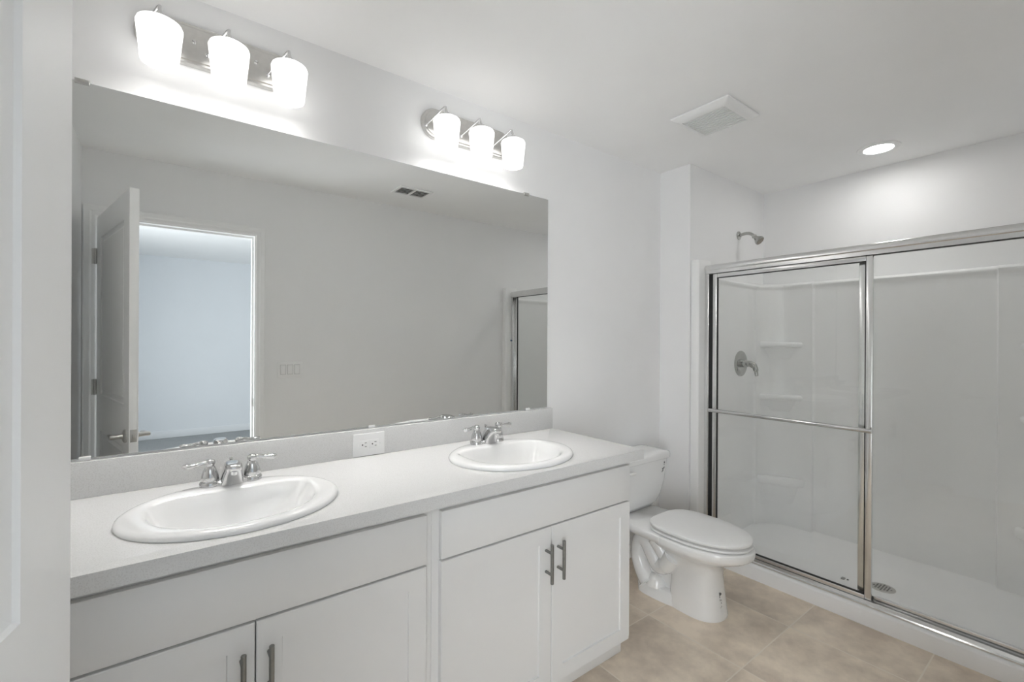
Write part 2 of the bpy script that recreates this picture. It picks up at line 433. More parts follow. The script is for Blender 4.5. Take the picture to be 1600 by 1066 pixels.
# ------------------------------------------------------------------ countertop with two oval cut-outs
SA, SB, SY = 0.263, 0.222, -0.345
SX = (0.160, 1.112)
CT, CB, CX1, CYF = 0.8754, 0.8352, 1.626, -0.5975
def counter():
    bm = new()
    def loop(pts):
        vs = [bm.verts.new(p) for p in pts]
        return [bm.edges.new((vs[i], vs[(i+1) % len(vs)])) for i in range(len(vs))]
    es = loop([(XL, CYF, CT), (CX1, CYF, CT), (CX1, -0.0005, CT), (XL, -0.0005, CT)])
    for sx in SX:
        es += loop([(sx+(SA-0.03)*math.cos(2*PI*k/48), SY+(SB-0.03)*math.sin(2*PI*k/48), CT) for k in range(48)])
    bmesh.ops.triangle_fill(bm, edges=es, use_beauty=True)
    r = bmesh.ops.extrude_face_region(bm, geom=list(bm.faces))
    for v in [g for g in r['geom'] if isinstance(g, bmesh.types.BMVert)]: v.co.z = CB
    bmesh.ops.recalc_face_normals(bm, faces=bm.faces)
    es = [e for e in bm.edges if abs(e.verts[0].co.z-CT) < 1e-6 and abs(e.verts[1].co.z-CT) < 1e-6 and
          ((abs(e.verts[0].co.y-CYF) < 1e-6 and abs(e.verts[1].co.y-CYF) < 1e-6) or (abs(e.verts[0].co.x-CX1) < 1e-6 and abs(e.verts[1].co.x-CX1) < 1e-6))]
    bmesh.ops.bevel(bm, geom=es, offset=0.0025, segments=2, affect='EDGES', profile=0.5)
    return bm
t = thing('countertop', 'long white speckled double-sink countertop over the vanity cabinets', 'countertop', (0.62, -0.3, CB))
part('worktop', counter(), M['quartz'], t)
part('backsplash', boxbm(XL, CX1, -0.0205, -0.0005, CT, 0.981, bev=0.002), M['quartz'], t)

# ------------------------------------------------------------------ sinks
def dring(z, hx, yb, yf, pb, n=72, xc=0.0):
    # D-shaped ring: front half elliptic, back half flattened; widest line 28% from the back
    ym = yb - 0.34*(yb-yf); out = []
    for k in range(n):
        t = 2*PI*k/n; c, s = math.cos(t), math.sin(t)
        p = pb if s >= 0 else 2.15
        x = hx*math.copysign(abs(c)**(2/p), c); q = abs(s)**(2/p)
        y = ym + (yb-ym)*q if s >= 0 else ym - (ym-yf)*q
        out.append(Vector((xc+x, y, z)))
    return out
def oval(z, k, n=72, xc=0.0, dz=0):
    return [Vector((xc+(SA-k)*math.cos(2*PI*i/n), SY+(SB-k)*math.sin(2*PI*i/n), z)) for i in range(n)]
def lerp(A, B, t): return [a.lerp(b, t) for a, b in zip(A, B)]
def make_sink(x):
    t = thing('sink', 'nearer white oval drop-in sink, left of the wall outlet', 'sink', (x, SY, CT), 'oval drop-in sinks')
    bm = new(); z = CT
    top = dring(z+0.0165, 0.205, -0.224, -0.533, 4.5, xc=x)
    rings = [oval(z+0.0004, 0.012, xc=x), oval(z+0.0004, 0.002, xc=x), oval(z+0.006, 0.0, xc=x), oval(z+0.012, 0.003, xc=x), oval(z+0.0165, 0.010, xc=x), oval(z+0.0180, 0.018, xc=x)]
    inner = dring(z+0.0185, 0.214, -0.216, -0.541, 4.2, xc=x)
    rings += [lerp(rings[-1], inner, 0.5), inner, top,
              dring(z+0.010, 0.199, -0.229, -0.527, 4.5, xc=x), dring(z-0.02, 0.184, -0.236, -0.513, 4.0, xc=x),
              dring(z-0.07, 0.160, -0.245, -0.490, 2.7, xc=x), dring(z-0.115, 0.120, -0.27, -0.455, 2.5, xc=x),
              dring(z-0.138, 0.07, -0.30, -0.41, 2.2, xc=x), dring(z-0.142, 0.024, -0.333, -0.38, 2.0, xc=x)]
    add_loft(bm, rings, False, True)
    part('basin', bm, M['porcelain'], t, smooth=50)
    bm = new(); add_lathe(bm, [(0.0, -0.002), (0.021, -0.002), (0.023, 0.001), (0.015, 0.003), (0.013, 0.0065), (0.0, 0.008)], (x, -0.356, z-0.140), (0, 0, 1), 28)
    part('drain', bm, M['chrome'], t, 'chrome pop-up drain')
    return t
sink = make_sink(SX[0])
dup(sink, (SX[1], SY, CT), 'farther white oval drop-in sink, at the toilet end of the countertop')

# ------------------------------------------------------------------ faucets
FY, FZ = -0.163, CT+0.0186
def make_faucet(x):
    t = thing('faucet', 'chrome two-lever faucet on the nearer sink, left of the wall outlet', 'faucet', (x, FY, FZ), 'chrome centerset faucets')
    bm = new()   # low base plate joining the two handles
    ring = lambda z, k: [Vector((x+math.copysign(abs(math.cos(a))**0.6, math.cos(a))*(0.056-k)+0.0*a, FY+(0.026-k)*math.copysign(abs(math.sin(a))**0.9, math.sin(a)), z)) for a in [2*PI*i/48 for i in range(48)]]
    add_loft(bm, [ring(FZ, 0), ring(FZ+0.009, 0), ring(FZ+0.013, 0.004), ring(FZ+0.014, 0.008)], True, True)
    part('base', bm, M['chrome'], t)
    bm = new()   # broad wedge spout leaning out over the bowl
    def sec(z, w, yb, yf, k=32):
        yc, h = (yb+yf)/2, (yb-yf)/2
        return [Vector((x+w*math.copysign(abs(math.cos(2*PI*i/k))**0.6, math.cos(2*PI*i/k)), FY+yc+h*math.copysign(abs(math.sin(2*PI*i/k))**0.6, math.sin(2*PI*i/k)), FZ+z)) for i in range(k)]
    add_loft(bm, [sec(0.0005, 0.0315, 0.024, -0.036), sec(0.006, 0.031, 0.0235, -0.0365), sec(0.022, 0.0288, 0.020, -0.045), sec(0.038, 0.0262, 0.015, -0.060), sec(0.050, 0.0242, 0.010, -0.076), sec(0.0545, 0.0236, 0.007, -0.083),
                  sec(0.061, 0.0228, 0.002, -0.0855), sec(0.067, 0.0212, -0.004, -0.083), sec(0.071, 0.018, -0.012, -0.076), sec(0.0725, 0.012, -0.022, -0.066)], True, True)
    sp = part('spout', bm, M['chrome'], t, smooth=60)
    bm = new(); add_lathe(bm, [(0.0, 0), (0.0105, 0), (0.0105, 0.010), (0.0, 0.010)], (x, FY-0.068, FZ+0.040), (0, 0, 1), 24)
    part('aerator', bm, M['chrome'], sp)
    bm = new(); add_tube(bm, [(x, FY+0.017, FZ+0.02), (x, FY+0.017, FZ+0.066)], 0.0028, 10)
    add_lathe(bm, [(0.0, 0), (0.005, 0.001), (0.006, 0.005), (0.004, 0.009), (0, 0.010)], (x, FY+0.017, FZ+0.065), (0, 0, 1), 16)
    part('lift_rod', bm, M['chrome'], t)
    for s in (-1, 1):
        hx = x + s*0.0555
        bm = new(); add_lathe(bm, [(0.0, 0), (0.0275, 0), (0.0275, 0.010), (0.0255, 0.0135), (0.0225, 0.0155), (0.0235, 0.019), (0.0225, 0.031), (0.0185, 0.045), (0.014, 0.055), (0.0115, 0.060), (0.0135, 0.064), (0.0145, 0.070), (0.0125, 0.076), (0.0075, 0.0795), (0.0, 0.080)], (hx, FY, FZ), (0, 0, 1), 32)
        h = part('handle', bm, M['chrome'], t, smooth=50)
        bm = new()
        add_tube(bm, spline([(hx, FY, FZ+0.069), (hx+s*0.016, FY-0.001, FZ+0.071), (hx+s*0.034, FY-0.002, FZ+0.067), (hx+s*0.054, FY-0.004, FZ+0.0655), (hx+s*0.069, FY-0.005, FZ+0.069)], 6),
                 [0.0105 if i < 4 else (0.0085 if i < 12 else (0.0085+0.0005*(i-11) if i < 21 else 0.0125-0.002*(i-20))) for i in range(25)], 14, flat=0.72)
        part('lever', bm, M['chrome'], h, smooth=60)
    return t
faucet = make_faucet(SX[0]+0.003)
dup(faucet, (SX[1]+0.003, FY, FZ), 'chrome two-lever faucet on the farther sink, at the toilet end of the countertop')

# ------------------------------------------------------------------ wall outlet on the backsplash
t = thing('wall_outlet', 'white horizontal duplex outlet on the backsplash between the two sinks', 'outlet', (0.643, -0.0205, 0.922))
yo = -0.0205
pl = part('cover_plate', boxbm(0.580, 0.7065, yo-0.006, yo, 0.8785, 0.9665, bev=0.0025), M['plastic'], t)
for i, xo in enumerate((0.6235, 0.663)):
    r = part('receptacle', boxbm(xo-0.019, xo+0.019, yo-0.0072, yo-0.004, 0.9055, 0.9395, bev=0.001), M['plastic'], t)
    bm = new()
    add_lathe(bm, [(0.0, 0), (0.0026, 0), (0.0026, 0.0006), (0, 0.0006)], (xo-0.0075, yo-0.0072, 0.9225), (0, -1, 0), 14)
    add_box(bm, xo+0.001, xo+0.009, yo-0.0078, yo-0.0070, 0.9288, 0.9308); add_box(bm, xo+0.002, xo+0.009, yo-0.0078, yo-0.0070, 0.9142, 0.9162)
    part('slots', bm, M['dark'], r, 'dark plug slots')
for xo in (0.5985, 0.688):
    bm = new(); add_lathe(bm, [(0, 0), (0.003, 0), (0.0028, 0.0008), (0, 0.001)], (xo, yo-0.006, 0.9225), (0, -1, 0), 14)
    part('screw', bm, M['plastic'], pl)

# ------------------------------------------------------------------ mirror
t = thing('wall_mirror', 'large frameless mirror on the wall above the double-sink countertop', 'mirror', (0.65, 0, 0.985))
MX0, MX1, MZ0, MZ1 = -0.33, 1.5985, 0.9865, 2.0775
part('mirror_glass', boxbm(MX0, MX1, -0.0065, -0.0005, MZ0, MZ1, bev=0.0012, seg=1), M['mirror'], t, smooth=0)
for x in (-0.195, 1.452):
    bm = new(); add_box(bm, x-0.016, x+0.016, -0.0095, -0.0065, MZ1-0.009, MZ1+0.006, bev=0.001); add_box(bm, x-0.016, x+0.016, -0.0085, -0.0003, MZ1+0.0005, MZ1+0.006)
    part('clip', bm, M['satin'], t, 'metal mirror clip')
for x in (-0.186, 0.66, 1.466):
    bm = new(); add_box(bm, x-0.013, x+0.013, -0.0105, -0.0068, MZ0-0.004, MZ0+0.007, bev=0.001); add_box(bm, x-0.013, x+0.013, -0.0095, -0.0003, MZ0-0.0045, MZ0-0.001)
    part('clip', bm, M['plastic'], t, 'clear plastic mirror clip')

# ------------------------------------------------------------------ vanity lights
def make_light(xc):
    t = thing('vanity_light', 'three-shade vanity light over the mirror, nearer one above the left sink', 'wall light', (xc, 0, 2.28), 'three-shade vanity lights')
    HWD, SP, SYL, ZA = 0.238, 0.174, -0.118, 2.3165      # half plate length, shade spacing, shade axis, bracket apex
    def pill(y, hw, hh):
        o = []; r = hh
        for k in range(48):
            a = 2*PI*k/48 + 1e-4; c = math.cos(a)
            o.append(Vector((xc + (hw-r)*(1 if c > 0 else -1) + r*c, y, 2.2795 + hh*math.sin(a))))
        return o
    bm = new()
    add_loft(bm, [pill(-0.0005, HWD, 0.066), pill(-0.012, HWD, 0.066), pill(-0.018, HWD-.004, 0.062), pill(-0.0185, HWD-.011, 0.055), pill(-0.0215, HWD-.014, 0.052), pill(-0.022, HWD-.017, 0.049)], True, True)
    bp_ = part('backplate', bm, M['satin'], t)
    for d in (-0.087, 0.087):
        bm = new(); add_lathe(bm, [(0, 0), (0.0065, 0), (0.0065, 0.004), (0.004, 0.008), (0, 0.009)], (xc+d, -0.022, 2.287), (0, -1, 0), 18)
        part('finial_screw', bm, M['chrome'], bp_)
    for k in (-1, 0, 1):
        x = xc + k*SP
        bm = new()   # slanted bracket arm
        for sg in (-1,):
            add_lathe(bm, [(0, 0), (0.007, 0), (0.007, 0.006), (0.004, 0.008), (0, 0.008)], (x+sg*0.05, -0.0215, 2.256), (0, -1, 0), 18)
            add_tube(bm, [(x+sg*0.05, -0.026, 2.256), (x+sg*0.045, -0.032, 2.262), (x+sg*0.004, -0.102, ZA-0.002), (x, -0.106, ZA)], 0.004, 12)
        add_tube(bm, [(x, -0.105, ZA), (x, -0.110, ZA-0.012), (x+0.004, SYL, 2.28)], 0.005, 12)
        a = part('bracket', bm, M['chrome'], t)
        bm = new(); add_lathe(bm, [(0, 0.026), (0.012, 0.024), (0.018, 0.016), (0.022, 0.006), (0.022, 0.0), (0, 0.0)], (x, SYL, 2.2605), (0, 0, 1), 28)
        part('socket_cup', bm, M['chrome'], a)
        bm = new()
        zt, zb, rt, rb = 2.2625, 2.1415, 0.0567, 0.0461
        prof = [(0.0, zt), (0.020, zt), (rt-0.010, zt-0.0015), (rt-0.003, zt-0.006), (rt, zt-0.014), (rt-0.0035, zt-0.05), (rb+0.001, zb+0.012), (rb, zb+0.003), (rb-0.0015, zb), (rb-0.003, zb+0.001),
                (rb-0.003, zb+0.012), (rt-0.008, zt-0.05), (rt-0.006, zt-0.016), (rt-0.012, zt-0.006), (0.0, zt-0.005)]
        add_lathe(bm, [(r, h) for r, h in prof], (x, SYL, 0), (0, 0, 1), 40)
        part('lamp_shade', bm, M['shade'], a, 'lit frosted glass shade', smooth=50)
        bm = new(); zc_ = zb+0.080
        add_lathe(bm, [(0, zc_+0.034), (0.012, zc_+0.034), (0.013, zc_+0.028)] + [(0.0255*math.cos(math.radians(v)), zc_+0.0255*math.sin(math.radians(v))) for v in range(45, -90, -15)] + [(0, zc_-0.0255)], (x, SYL, 0), (0, 0, 1), 24)
        part('bulb', bm, M['bulb'], a, 'glowing bulb inside the shade', smooth=50)
    return t
vl = make_light(0.1565)
dup(vl, (1.107, 0, 2.28), 'three-shade vanity light over the mirror, farther one above the right sink')

# ------------------------------------------------------------------ toilet
TX = 2.14
def egg(z, yb, yf, hw, pb=2.5, pf=2.1, wide=0.42, n=64, xc=TX):
    ym = yb - wide*(yb-yf); o = []
    for k in range(n):
        a = 2*PI*k/n; c, s = math.cos(a), math.sin(a); p = pb if s >= 0 else pf
        x = hw*math.copysign(abs(c)**(2/p), c); q = abs(s)**(2/p)
        o.append(Vector((xc+x, ym + ((yb-ym)*q if s >= 0 else -(ym-yf)*q), z)))
    return o
t = thing('toilet', 'white two-piece toilet between the vanity and the shower', 'toilet', (TX, -0.4, 0))
bm = new()
# rim, under-curve and front pedestal
add_loft(bm, [egg(0.0, -0.42, -0.682, 0.108, 4.0, 2.3, 0.5), egg(0.012, -0.42, -0.684, 0.109, 4.0, 2.3, 0.5), egg(0.03, -0.425, -0.680, 0.106, 4, 2.3, .5),
              egg(0.12, -0.43, -0.668, 0.100, 4, 2.3, .5), egg(0.20, -0.43, -0.660, 0.098, 3.6, 2.3, .5), egg(0.245, -0.40, -0.668, 0.106, 3.2, 2.2, .47),
              egg(0.272, -0.36, -0.700, 0.128, 2.8, 2.2, .45), egg(0.296, -0.33, -0.755, 0.156, 2.6, 2.2, .43), egg(0.312, -0.315, -0.788, 0.174, 2.5, 2.15, .42),
              egg(0.322, -0.31, -0.803, 0.182), egg(0.330, -0.31, -0.810, 0.185), egg(0.358, -0.31, -0.812, 0.186), egg(0.365, -0.312, -0.808, 0.182), egg(0.367, -0.32, -0.79, 0.165)], True, True)
# tank deck behind the bowl
def deck(z, k): return [Vector((TX+x, y, z)) for x, y in ((-0.115+k, -0.045-k), (0.115-k, -0.045-k), (0.155-k, -0.10), (0.178-k, -0.28), (0.184-k, -0.44), (-0.184+k, -0.44), (-0.178+k, -0.28), (-0.155+k, -0.10))]
add_loft(bm, [deck(0.312, 0.03), deck(0.325, 0.004), deck(0.358, 0.0), deck(0.366, 0.006)], True, True)
# foot
def foot(z, k): return egg(z, -0.235+k, -0.60, 0.118-k, 3.2, 2.2, 0.25)
add_loft(bm, [foot(0, 0), foot(0.012, 0), foot(0.02, 0.006), foot(0.05, 0.012), foot(0.058, 0.02)], True, True)
# core behind the pedestal
add_loft(bm, [egg(0.04, -0.27, -0.52, 0.060, 3, 3, .5), egg(0.2, -0.24, -0.52, 0.066, 3, 3, .5), egg(0.33, -0.12, -0.52, 0.095, 3, 3, .5)], True, True)
# trapway loops on both flanks
for s in (-1, 1):
    add_tube(bm, spline([(TX+s*0.085, -0.46, 0.245), (TX+s*0.080, -0.42, 0.19), (TX+s*0.074, -0.37, 0.165), (TX+s*0.072, -0.33, 0.21), (TX+s*0.068, -0.285, 0.265), (TX+s*0.064, -0.245, 0.25), (TX+s*0.066, -0.235, 0.17), (TX+s*0.074, -0.265, 0.10), (TX+s*0.085, -0.31, 0.05)], 8),
             [0.046]*10 + [0.043]*54 + [0.05], 18)
    add_tube(bm, spline([(TX+s*0.088, -0.35, 0.30), (TX+s*0.078, -0.40, 0.235), (TX+s*0.056, -0.45, 0.175), (TX+s*0.03, -0.50, 0.14)], 8), 0.036, 18)
    add_lathe(bm, [(0.055, 0), (0.05, 0.03), (0.035, 0.05), (0.0, 0.058)], (TX+s*0.062, -0.345, 0.05), (0, 0, 1), 28)
bowl = part('bowl', bm, M['porcelain'], t, smooth=60)
for s in (-1, 1):
    bm = new(); add_lathe(bm, [(0.0, 0), (0.013, 0), (0.012, 0.012), (0.007, 0.018), (0, 0.02)], (TX+s*0.098, -0.345, 0.054), (0, 0, 1), 20)
    part('bolt_cap', bm, M['plastic'], bowl)
# printed sticker on the front of the pedestal
bm = new(); a0 = 0.05
def ped(ang, z, d=0.0008):
    r = egg(z, -0.43, -0.682+ (z*0.11), 0.106-z*0.04, 4, 2.3, .5, n=720); p = r[int(ang) % 720]
    c = Vector((TX, -0.55, z)); n = (p-c).normalized(); return p+n*d
def patch(bm, a, b, z0, z1, d, th=0.0006):
    ks = [a+(b-a)*i/4 for i in range(5)]
    rings = []
    for k in ks:
        rings.append([ped(k, z0, d-th), ped(k, z1, d-th), ped(k, z1, d), ped(k, z0, d)])
    add_loft(bm, rings, True, True)
patch(bm, 516, 536, 0.055, 0.135, 0.0012)
st = part('sticker', bm, M['paper'], bowl, 'white printed sticker')
bm = new()
for a, b, z0, z1 in ((518, 528, 0.118, 0.132), (518, 522, 0.108, 0.117), (519, 523, 0.094, 0.102), (529, 534, 0.120, 0.128), (529, 532, 0.092, 0.098), (527, 530, 0.080, 0.087), (526, 529, 0.066, 0.070), (519, 524, 0.062, 0.064)):
    patch(bm, a, b, z0, z1, 0.0020)
part('print', bm, M['ink'], st, 'dark printed marks')
# seat and lid
def slab(z0, z1, yb, yf, hw, rr, pb=3.2):
    return [egg(z0, yb-rr*.5, yf+rr*.5, hw-rr*.5, pb), egg(z0+rr*.5, yb, yf, hw, pb), egg(z1-rr, yb, yf, hw, pb), egg(z1-rr*.3, yb-rr*.3, yf+rr*.3, hw-rr*.3, pb), egg(z1, yb-rr, yf+rr, hw-rr, pb)]
bm = new(); add_loft(bm, slab(0.3715, 0.3825, -0.325, -0.802, 0.180, 0.006), True, True)
part('seat', bm, M['plastic'], t)
bm = new(); R_ = slab(0.3920, 0.4065, -0.325, -0.799, 0.179, 0.004)
R_.append(egg(0.4095, -0.40, -0.70, 0.10)); add_loft(bm, R_, True, True)
part('lid', bm, M['plastic'], t, smooth=50)
for s in (-1, 1):
    bm = new(); add_box(bm, TX+s*0.06-0.012, TX+s*0.06+0.012, -0.326, -0.306, 0.3665, 0.386, bev=0.004, seg=3)
    part('hinge', bm, M['plastic'], t)
# tank
def rrect(z, hx, yb, yf, r, n=8):
    o = []
    for cx, cy, a0 in ((hx-r, yb-r, 0), (-hx+r, yb-r, 90), (-hx+r, yf+r, 180), (hx-r, yf+r, 270)):
        for i in range(n+1):
            a = math.radians(a0+90*i/n); o.append(Vector((TX+cx+r*math.cos(a), cy+r*math.sin(a), z)))
    return o
bm = new()
add_loft(bm, [rrect(0.3685, 0.150, -0.035, -0.150, 0.04), rrect(0.374, 0.165, -0.03, -0.168, 0.045), rrect(0.40, 0.190, -0.025, -0.185, 0.045), rrect(0.45, 0.211, -0.022, -0.198, 0.04),
              rrect(0.52, 0.226, -0.02, -0.207, 0.035), rrect(0.60, 0.234, -0.018, -0.214, 0.032), rrect(0.652, 0.237, -0.018, -0.217, 0.03)], True, True)
tank = part('tank', bm, M['porcelain'], t, smooth=50)
bm = new()
add_loft(bm, [rrect(0.6515, 0.243, -0.014, -0.224, 0.03), rrect(0.655, 0.248, -0.011, -0.229, 0.03), rrect(0.676, 0.249, -0.011, -0.230, 0.03), rrect(0.686, 0.246, -0.013, -0.227, 0.03), rrect(0.692, 0.236, -0.022, -0.217, 0.03), rrect(0.695, 0.2, -0.05, -0.18, 0.03)], True, True)
part('tank_lid', bm, M['porcelain'], t, smooth=50)
bm = new(); add_lathe(bm, [(0, 0), (0.014, 0), (0.013, 0.008), (0, 0.010)], (TX-0.175, -0.2145, 0.618), (0, -1, 0), 20)
add_tube(bm, [(TX-0.180, -0.231, 0.618), (TX-0.15, -0.233, 0.617), (TX-0.11, -0.231, 0.614), (TX-0.092, -0.229, 0.612)], [0.006, 0.008, 0.010, 0.007], 14, flat=0.8)
part('flush_lever', bm, M['plastic'], t)
bm = new(); yq = -0.2165
for x0, x1, z0, z1 in ((0.186, 0.193, 0.622, 0.632), (0.187, 0.191, 0.612, 0.616), (0.182, 0.194, 0.597, 0.600), (0.170, 0.180, 0.592, 0.595), (0.178, 0.181, 0.577, 0.592), (0.185, 0.190, 0.590, 0.594), (0.170, 0.174, 0.574, 0.578)):
    add_box(bm, TX+x0, TX+x1, yq-0.0008+0.001*(0.63-z0)/0.05*2, yq+0.004, z0, z1)
part('print', bm, M['ink'], tank, 'small grey printed marks')

# ------------------------------------------------------------------ shower stall (pan + moulded surround)
t = thing('shower_stall', 'white moulded shower pan and surround with corner shelves behind the glass doors', 'shower', (3.1, -1.0, 0))
PX0, PX1, PY0, PY1 = 2.631, 3.569, YF+0.001, YS-0.001
bm = new()
prof = [(PX0, 0.0), (PX0+0.001, 0.070), (PX0+0.006, 0.077), (PX0+0.016, 0.080), (PX0+0.10, 0.080), (PX0+0.113, 0.076), (PX0+0.13, 0.045), (PX0+0.15, 0.034), (3.05, 0.028), (3.52, 0.034), (3.55, 0.048), (PX1, 0.055), (PX1, 0.0)]
add_loft(bm, [[Vector((x, PY1, z)) for x, z in prof], [Vector((x, PY0, z)) for x, z in prof]], True, True)
pan = part('shower_pan', bm, M['pan'], t, smooth=40)
bm = new(); add_lathe(bm, [(0, 0), (0.056, 0), (0.056, 0.002), (0.052, 0.004), (0.0, 0.0045)], (3.045, -1.065, 0.0275), (0, 0, 1), 36)
dr = part('drain', bm, M['satin'], pan, 'round metal floor drain')
bm = new()
for i in range(-3, 4):
    for j in range(-3, 4):
        if i*i+j*j < 10: add_lathe(bm, [(0, 0), (0.0042, 0), (0.0042, 0.0004), (0, 0.0004)], (3.045+i*0.0125, -1.065+j*0.0125, 0.0318), (0, 0, 1), 8)
part('drain_holes', bm, M['dark'], dr)
# surround: footprint polyline (inner face), lofted in z with a top ledge
def fp(k=0.0):
    P = []
    yl, yr, xb = -0.245-k, -1.765+k, 3.538-k
    P += [(2.72, yl), (3.05, yl), (3.346, yl), (3.352, yl-0.003), (3.362, yl-0.016)]
    P += [(3.362+0.156*math.sin(a), yl-0.017-0.20*(1-math.cos(a))) for a in [math.radians(v) for v in range(10, 85, 10)]]
    P += [(xb-0.020, -0.520), (xb-0.020, -0.558), (xb-0.003, -0.566), (xb, -0.574), (xb, -1.0), (xb, -1.418), (xb-0.003, -1.426), (xb-0.020, -1.434), (xb-0.020, -1.472)]
    P += [(3.362+0.156*math.sin(a), yr+0.017+0.20*(1-math.cos(a))) for a in [math.radians(v) for v in range(80, 5, -10)]]
    P += [(3.362, yr+0.016), (3.352, yr+0.003), (3.346, yr), (3.05, yr), (2.72, yr)]
    return P
def corner_pts(z, back):   # ring of inner face then outer face
    A = [Vector((x, y, z)) for x, y in fp()]
    return A
bm = new()
inner = fp()
zs = [0.030, 1.715, 1.735, 1.742]
rows = []
for z, push in ((0.030, 0), (1.698, 0), (1.712, -0.006), (1.720, -0.016), (1.732, -0.020), (1.742, -0.016), (1.747, -0.008)):
    row = []
    for x, y in inner:
        cx_, cy_ = 3.05, -1.0
        row.append(Vector((x + (push if x > 3.5 else 0), y + (push if y > -0.5 and x < 3.5 else (-push if y < -1.5 and x < 3.5 else 0)), z)))
    rows.append(row)
# ledge back to the painted wall
row = []
for x, y in inner:
    if x <= 3.353: row.append(Vector((x, PY1 if y > -1 else PY0, 1.750)))
    elif y > -0.561: row.append(Vector((3.353 + (PX1-3.353)*min(1, (x-3.353)/0.10), PY1 if x < 3.47 else PY1-0.0, 1.750)) if y > -0.45 else Vector((PX1, y, 1.750)))
    elif y < -1.431: row.append(Vector((3.353 + (PX1-3.353)*min(1, (x-3.353)/0.10), PY0, 1.750)) if y < -1.55 else Vector((PX1, y, 1.750)))
    else: row.append(Vector((PX1, y, 1.750)))
rows.append(row)
add_loft(bm, rows, False, False, closed=False)
part('surround_wall', bm, M['acrylic'], t, smooth=40)
# front returns of the surround beside the door jambs
for (ya, yb_) in ((PY1, -0.2690), (PY0, -1.7415)):
    bm = new(); add_box(bm, 2.600, 2.735, min(ya, yb_), max(ya, yb_), 0.0, 1.842, bev=0.006, seg=3)
    part('front_flange', bm, M['acrylic'], t)
def shelf(zc, sgn, big=False):
    y0 = -0.243 if sgn > 0 else -1.767
    bm = new(); n = 14
    r1, r2 = (0.155, 0.275) if not big else (0.170, 0.29)
    th = 0.040 if not big else 0.062
    cx, cy = 3.545, y0
    def ring(z, k):
        o = [Vector((cx, cy, z))]
        for i in range(n+1):
            a = math.radians(90*i/n); q = 1.45
            o.append(Vector((cx-(r1-k)*max(0, math.cos(a))**q if i < n else cx, cy-sgn*(r2-k)*math.sin(a)**q, z)))
        return o
    add_loft(bm, [ring(zc-th*3.0, 0.062), ring(zc-th*1.05, 0.034), ring(zc-th*.95, 0.010), ring(zc-th*.8, 0.002), ring(zc-th*.3, 0.0), ring(zc-th*.1, 0.004), ring(zc, 0.012), ring(zc-0.003, 0.03)], True, True)
    return part('corner_shelf', bm, M['acrylic'], t, smooth=50)
for z, big in ((1.335, False), (0.962, False), (0.385, True)):
    shelf(z, 1, big); shelf(z, -1, big)

t = thing('plastic_scrap', 'tiny grey plastic scrap lying on the shower pan near the drain', 'scrap', (2.985, -0.905, 0.030))
part('cap', boxbm(2.972, 2.998, -0.915, -0.897, 0.0285, 0.036, bev=0.003), M['greyplastic'], t)
part('stub', boxbm(2.985, 2.993, -0.930, -0.922, 0.0285, 0.034, bev=0.001), M['ink'], t)

# ------------------------------------------------------------------ shower door frame
t = thing('shower_door_frame', 'silver metal shower frame with header, wall jambs and floor track', 'door frame', (2.685, -1.0, 0.08))
Y0, Y1 = -0.2700, -1.7405
bm = new()
hp = [(2.662, 1.752), (2.662, 1.772), (2.658, 1.776), (2.657, 1.790), (2.661, 1.800), (2.670, 1.806), (2.715, 1.806), (2.718, 1.800), (2.718, 1.752), (2.712, 1.752), (2.712, 1.795), (2.668, 1.795), (2.668, 1.752)]
add_loft(bm, [[Vector((x, Y0, z)) for x, z in hp], [Vector((x, Y1, z)) for x, z in hp]], True, True)
part('header', bm, M['alu'], t)
for ya, yb_, s in ((Y0, -0.297, 1), (Y1, -1.7135, -1)):
    bm = new(); add_box(bm, 2.663, 2.714, min(ya, yb_), max(ya, yb_), 0.106, 1.7515, bev=0.002)
    j = part('jamb', bm, M['alu'], t)
    if s > 0:
        b2 = new(); add_box(b2, 2.680, 2.706, yb_-0.018, yb_, 0.107, 1.75)
        part('bumper', b2, M['black'], j, 'black rubber bumper strip')
    else:
        b2 = new(); add_lathe(b2, [(0, 0), (0.007, 0), (0.006, 0.012), (0, 0.016)], (2.6635, -1.727, 1.335), (-1, 0, 0), 16)
        part('plug', b2, M['blue'], j, 'small blue plug')
bm = new()
tp = [(2.652, 0.0805), (2.652, 0.088), (2.660, 0.092), (2.664, 0.105), (2.668, 0.105), (2.668, 0.088), (2.688, 0.088), (2.688, 0.103), (2.692, 0.103), (2.692, 0.088), (2.712, 0.088), (2.712, 0.103), (2.717, 0.103), (2.717, 0.0805)]
add_loft(bm, [[Vector((x, Y0, z)) for x, z in tp], [Vector((x, Y1, z)) for x, z in tp]], True, True)
part('bottom_track', bm, M['alu'], t)

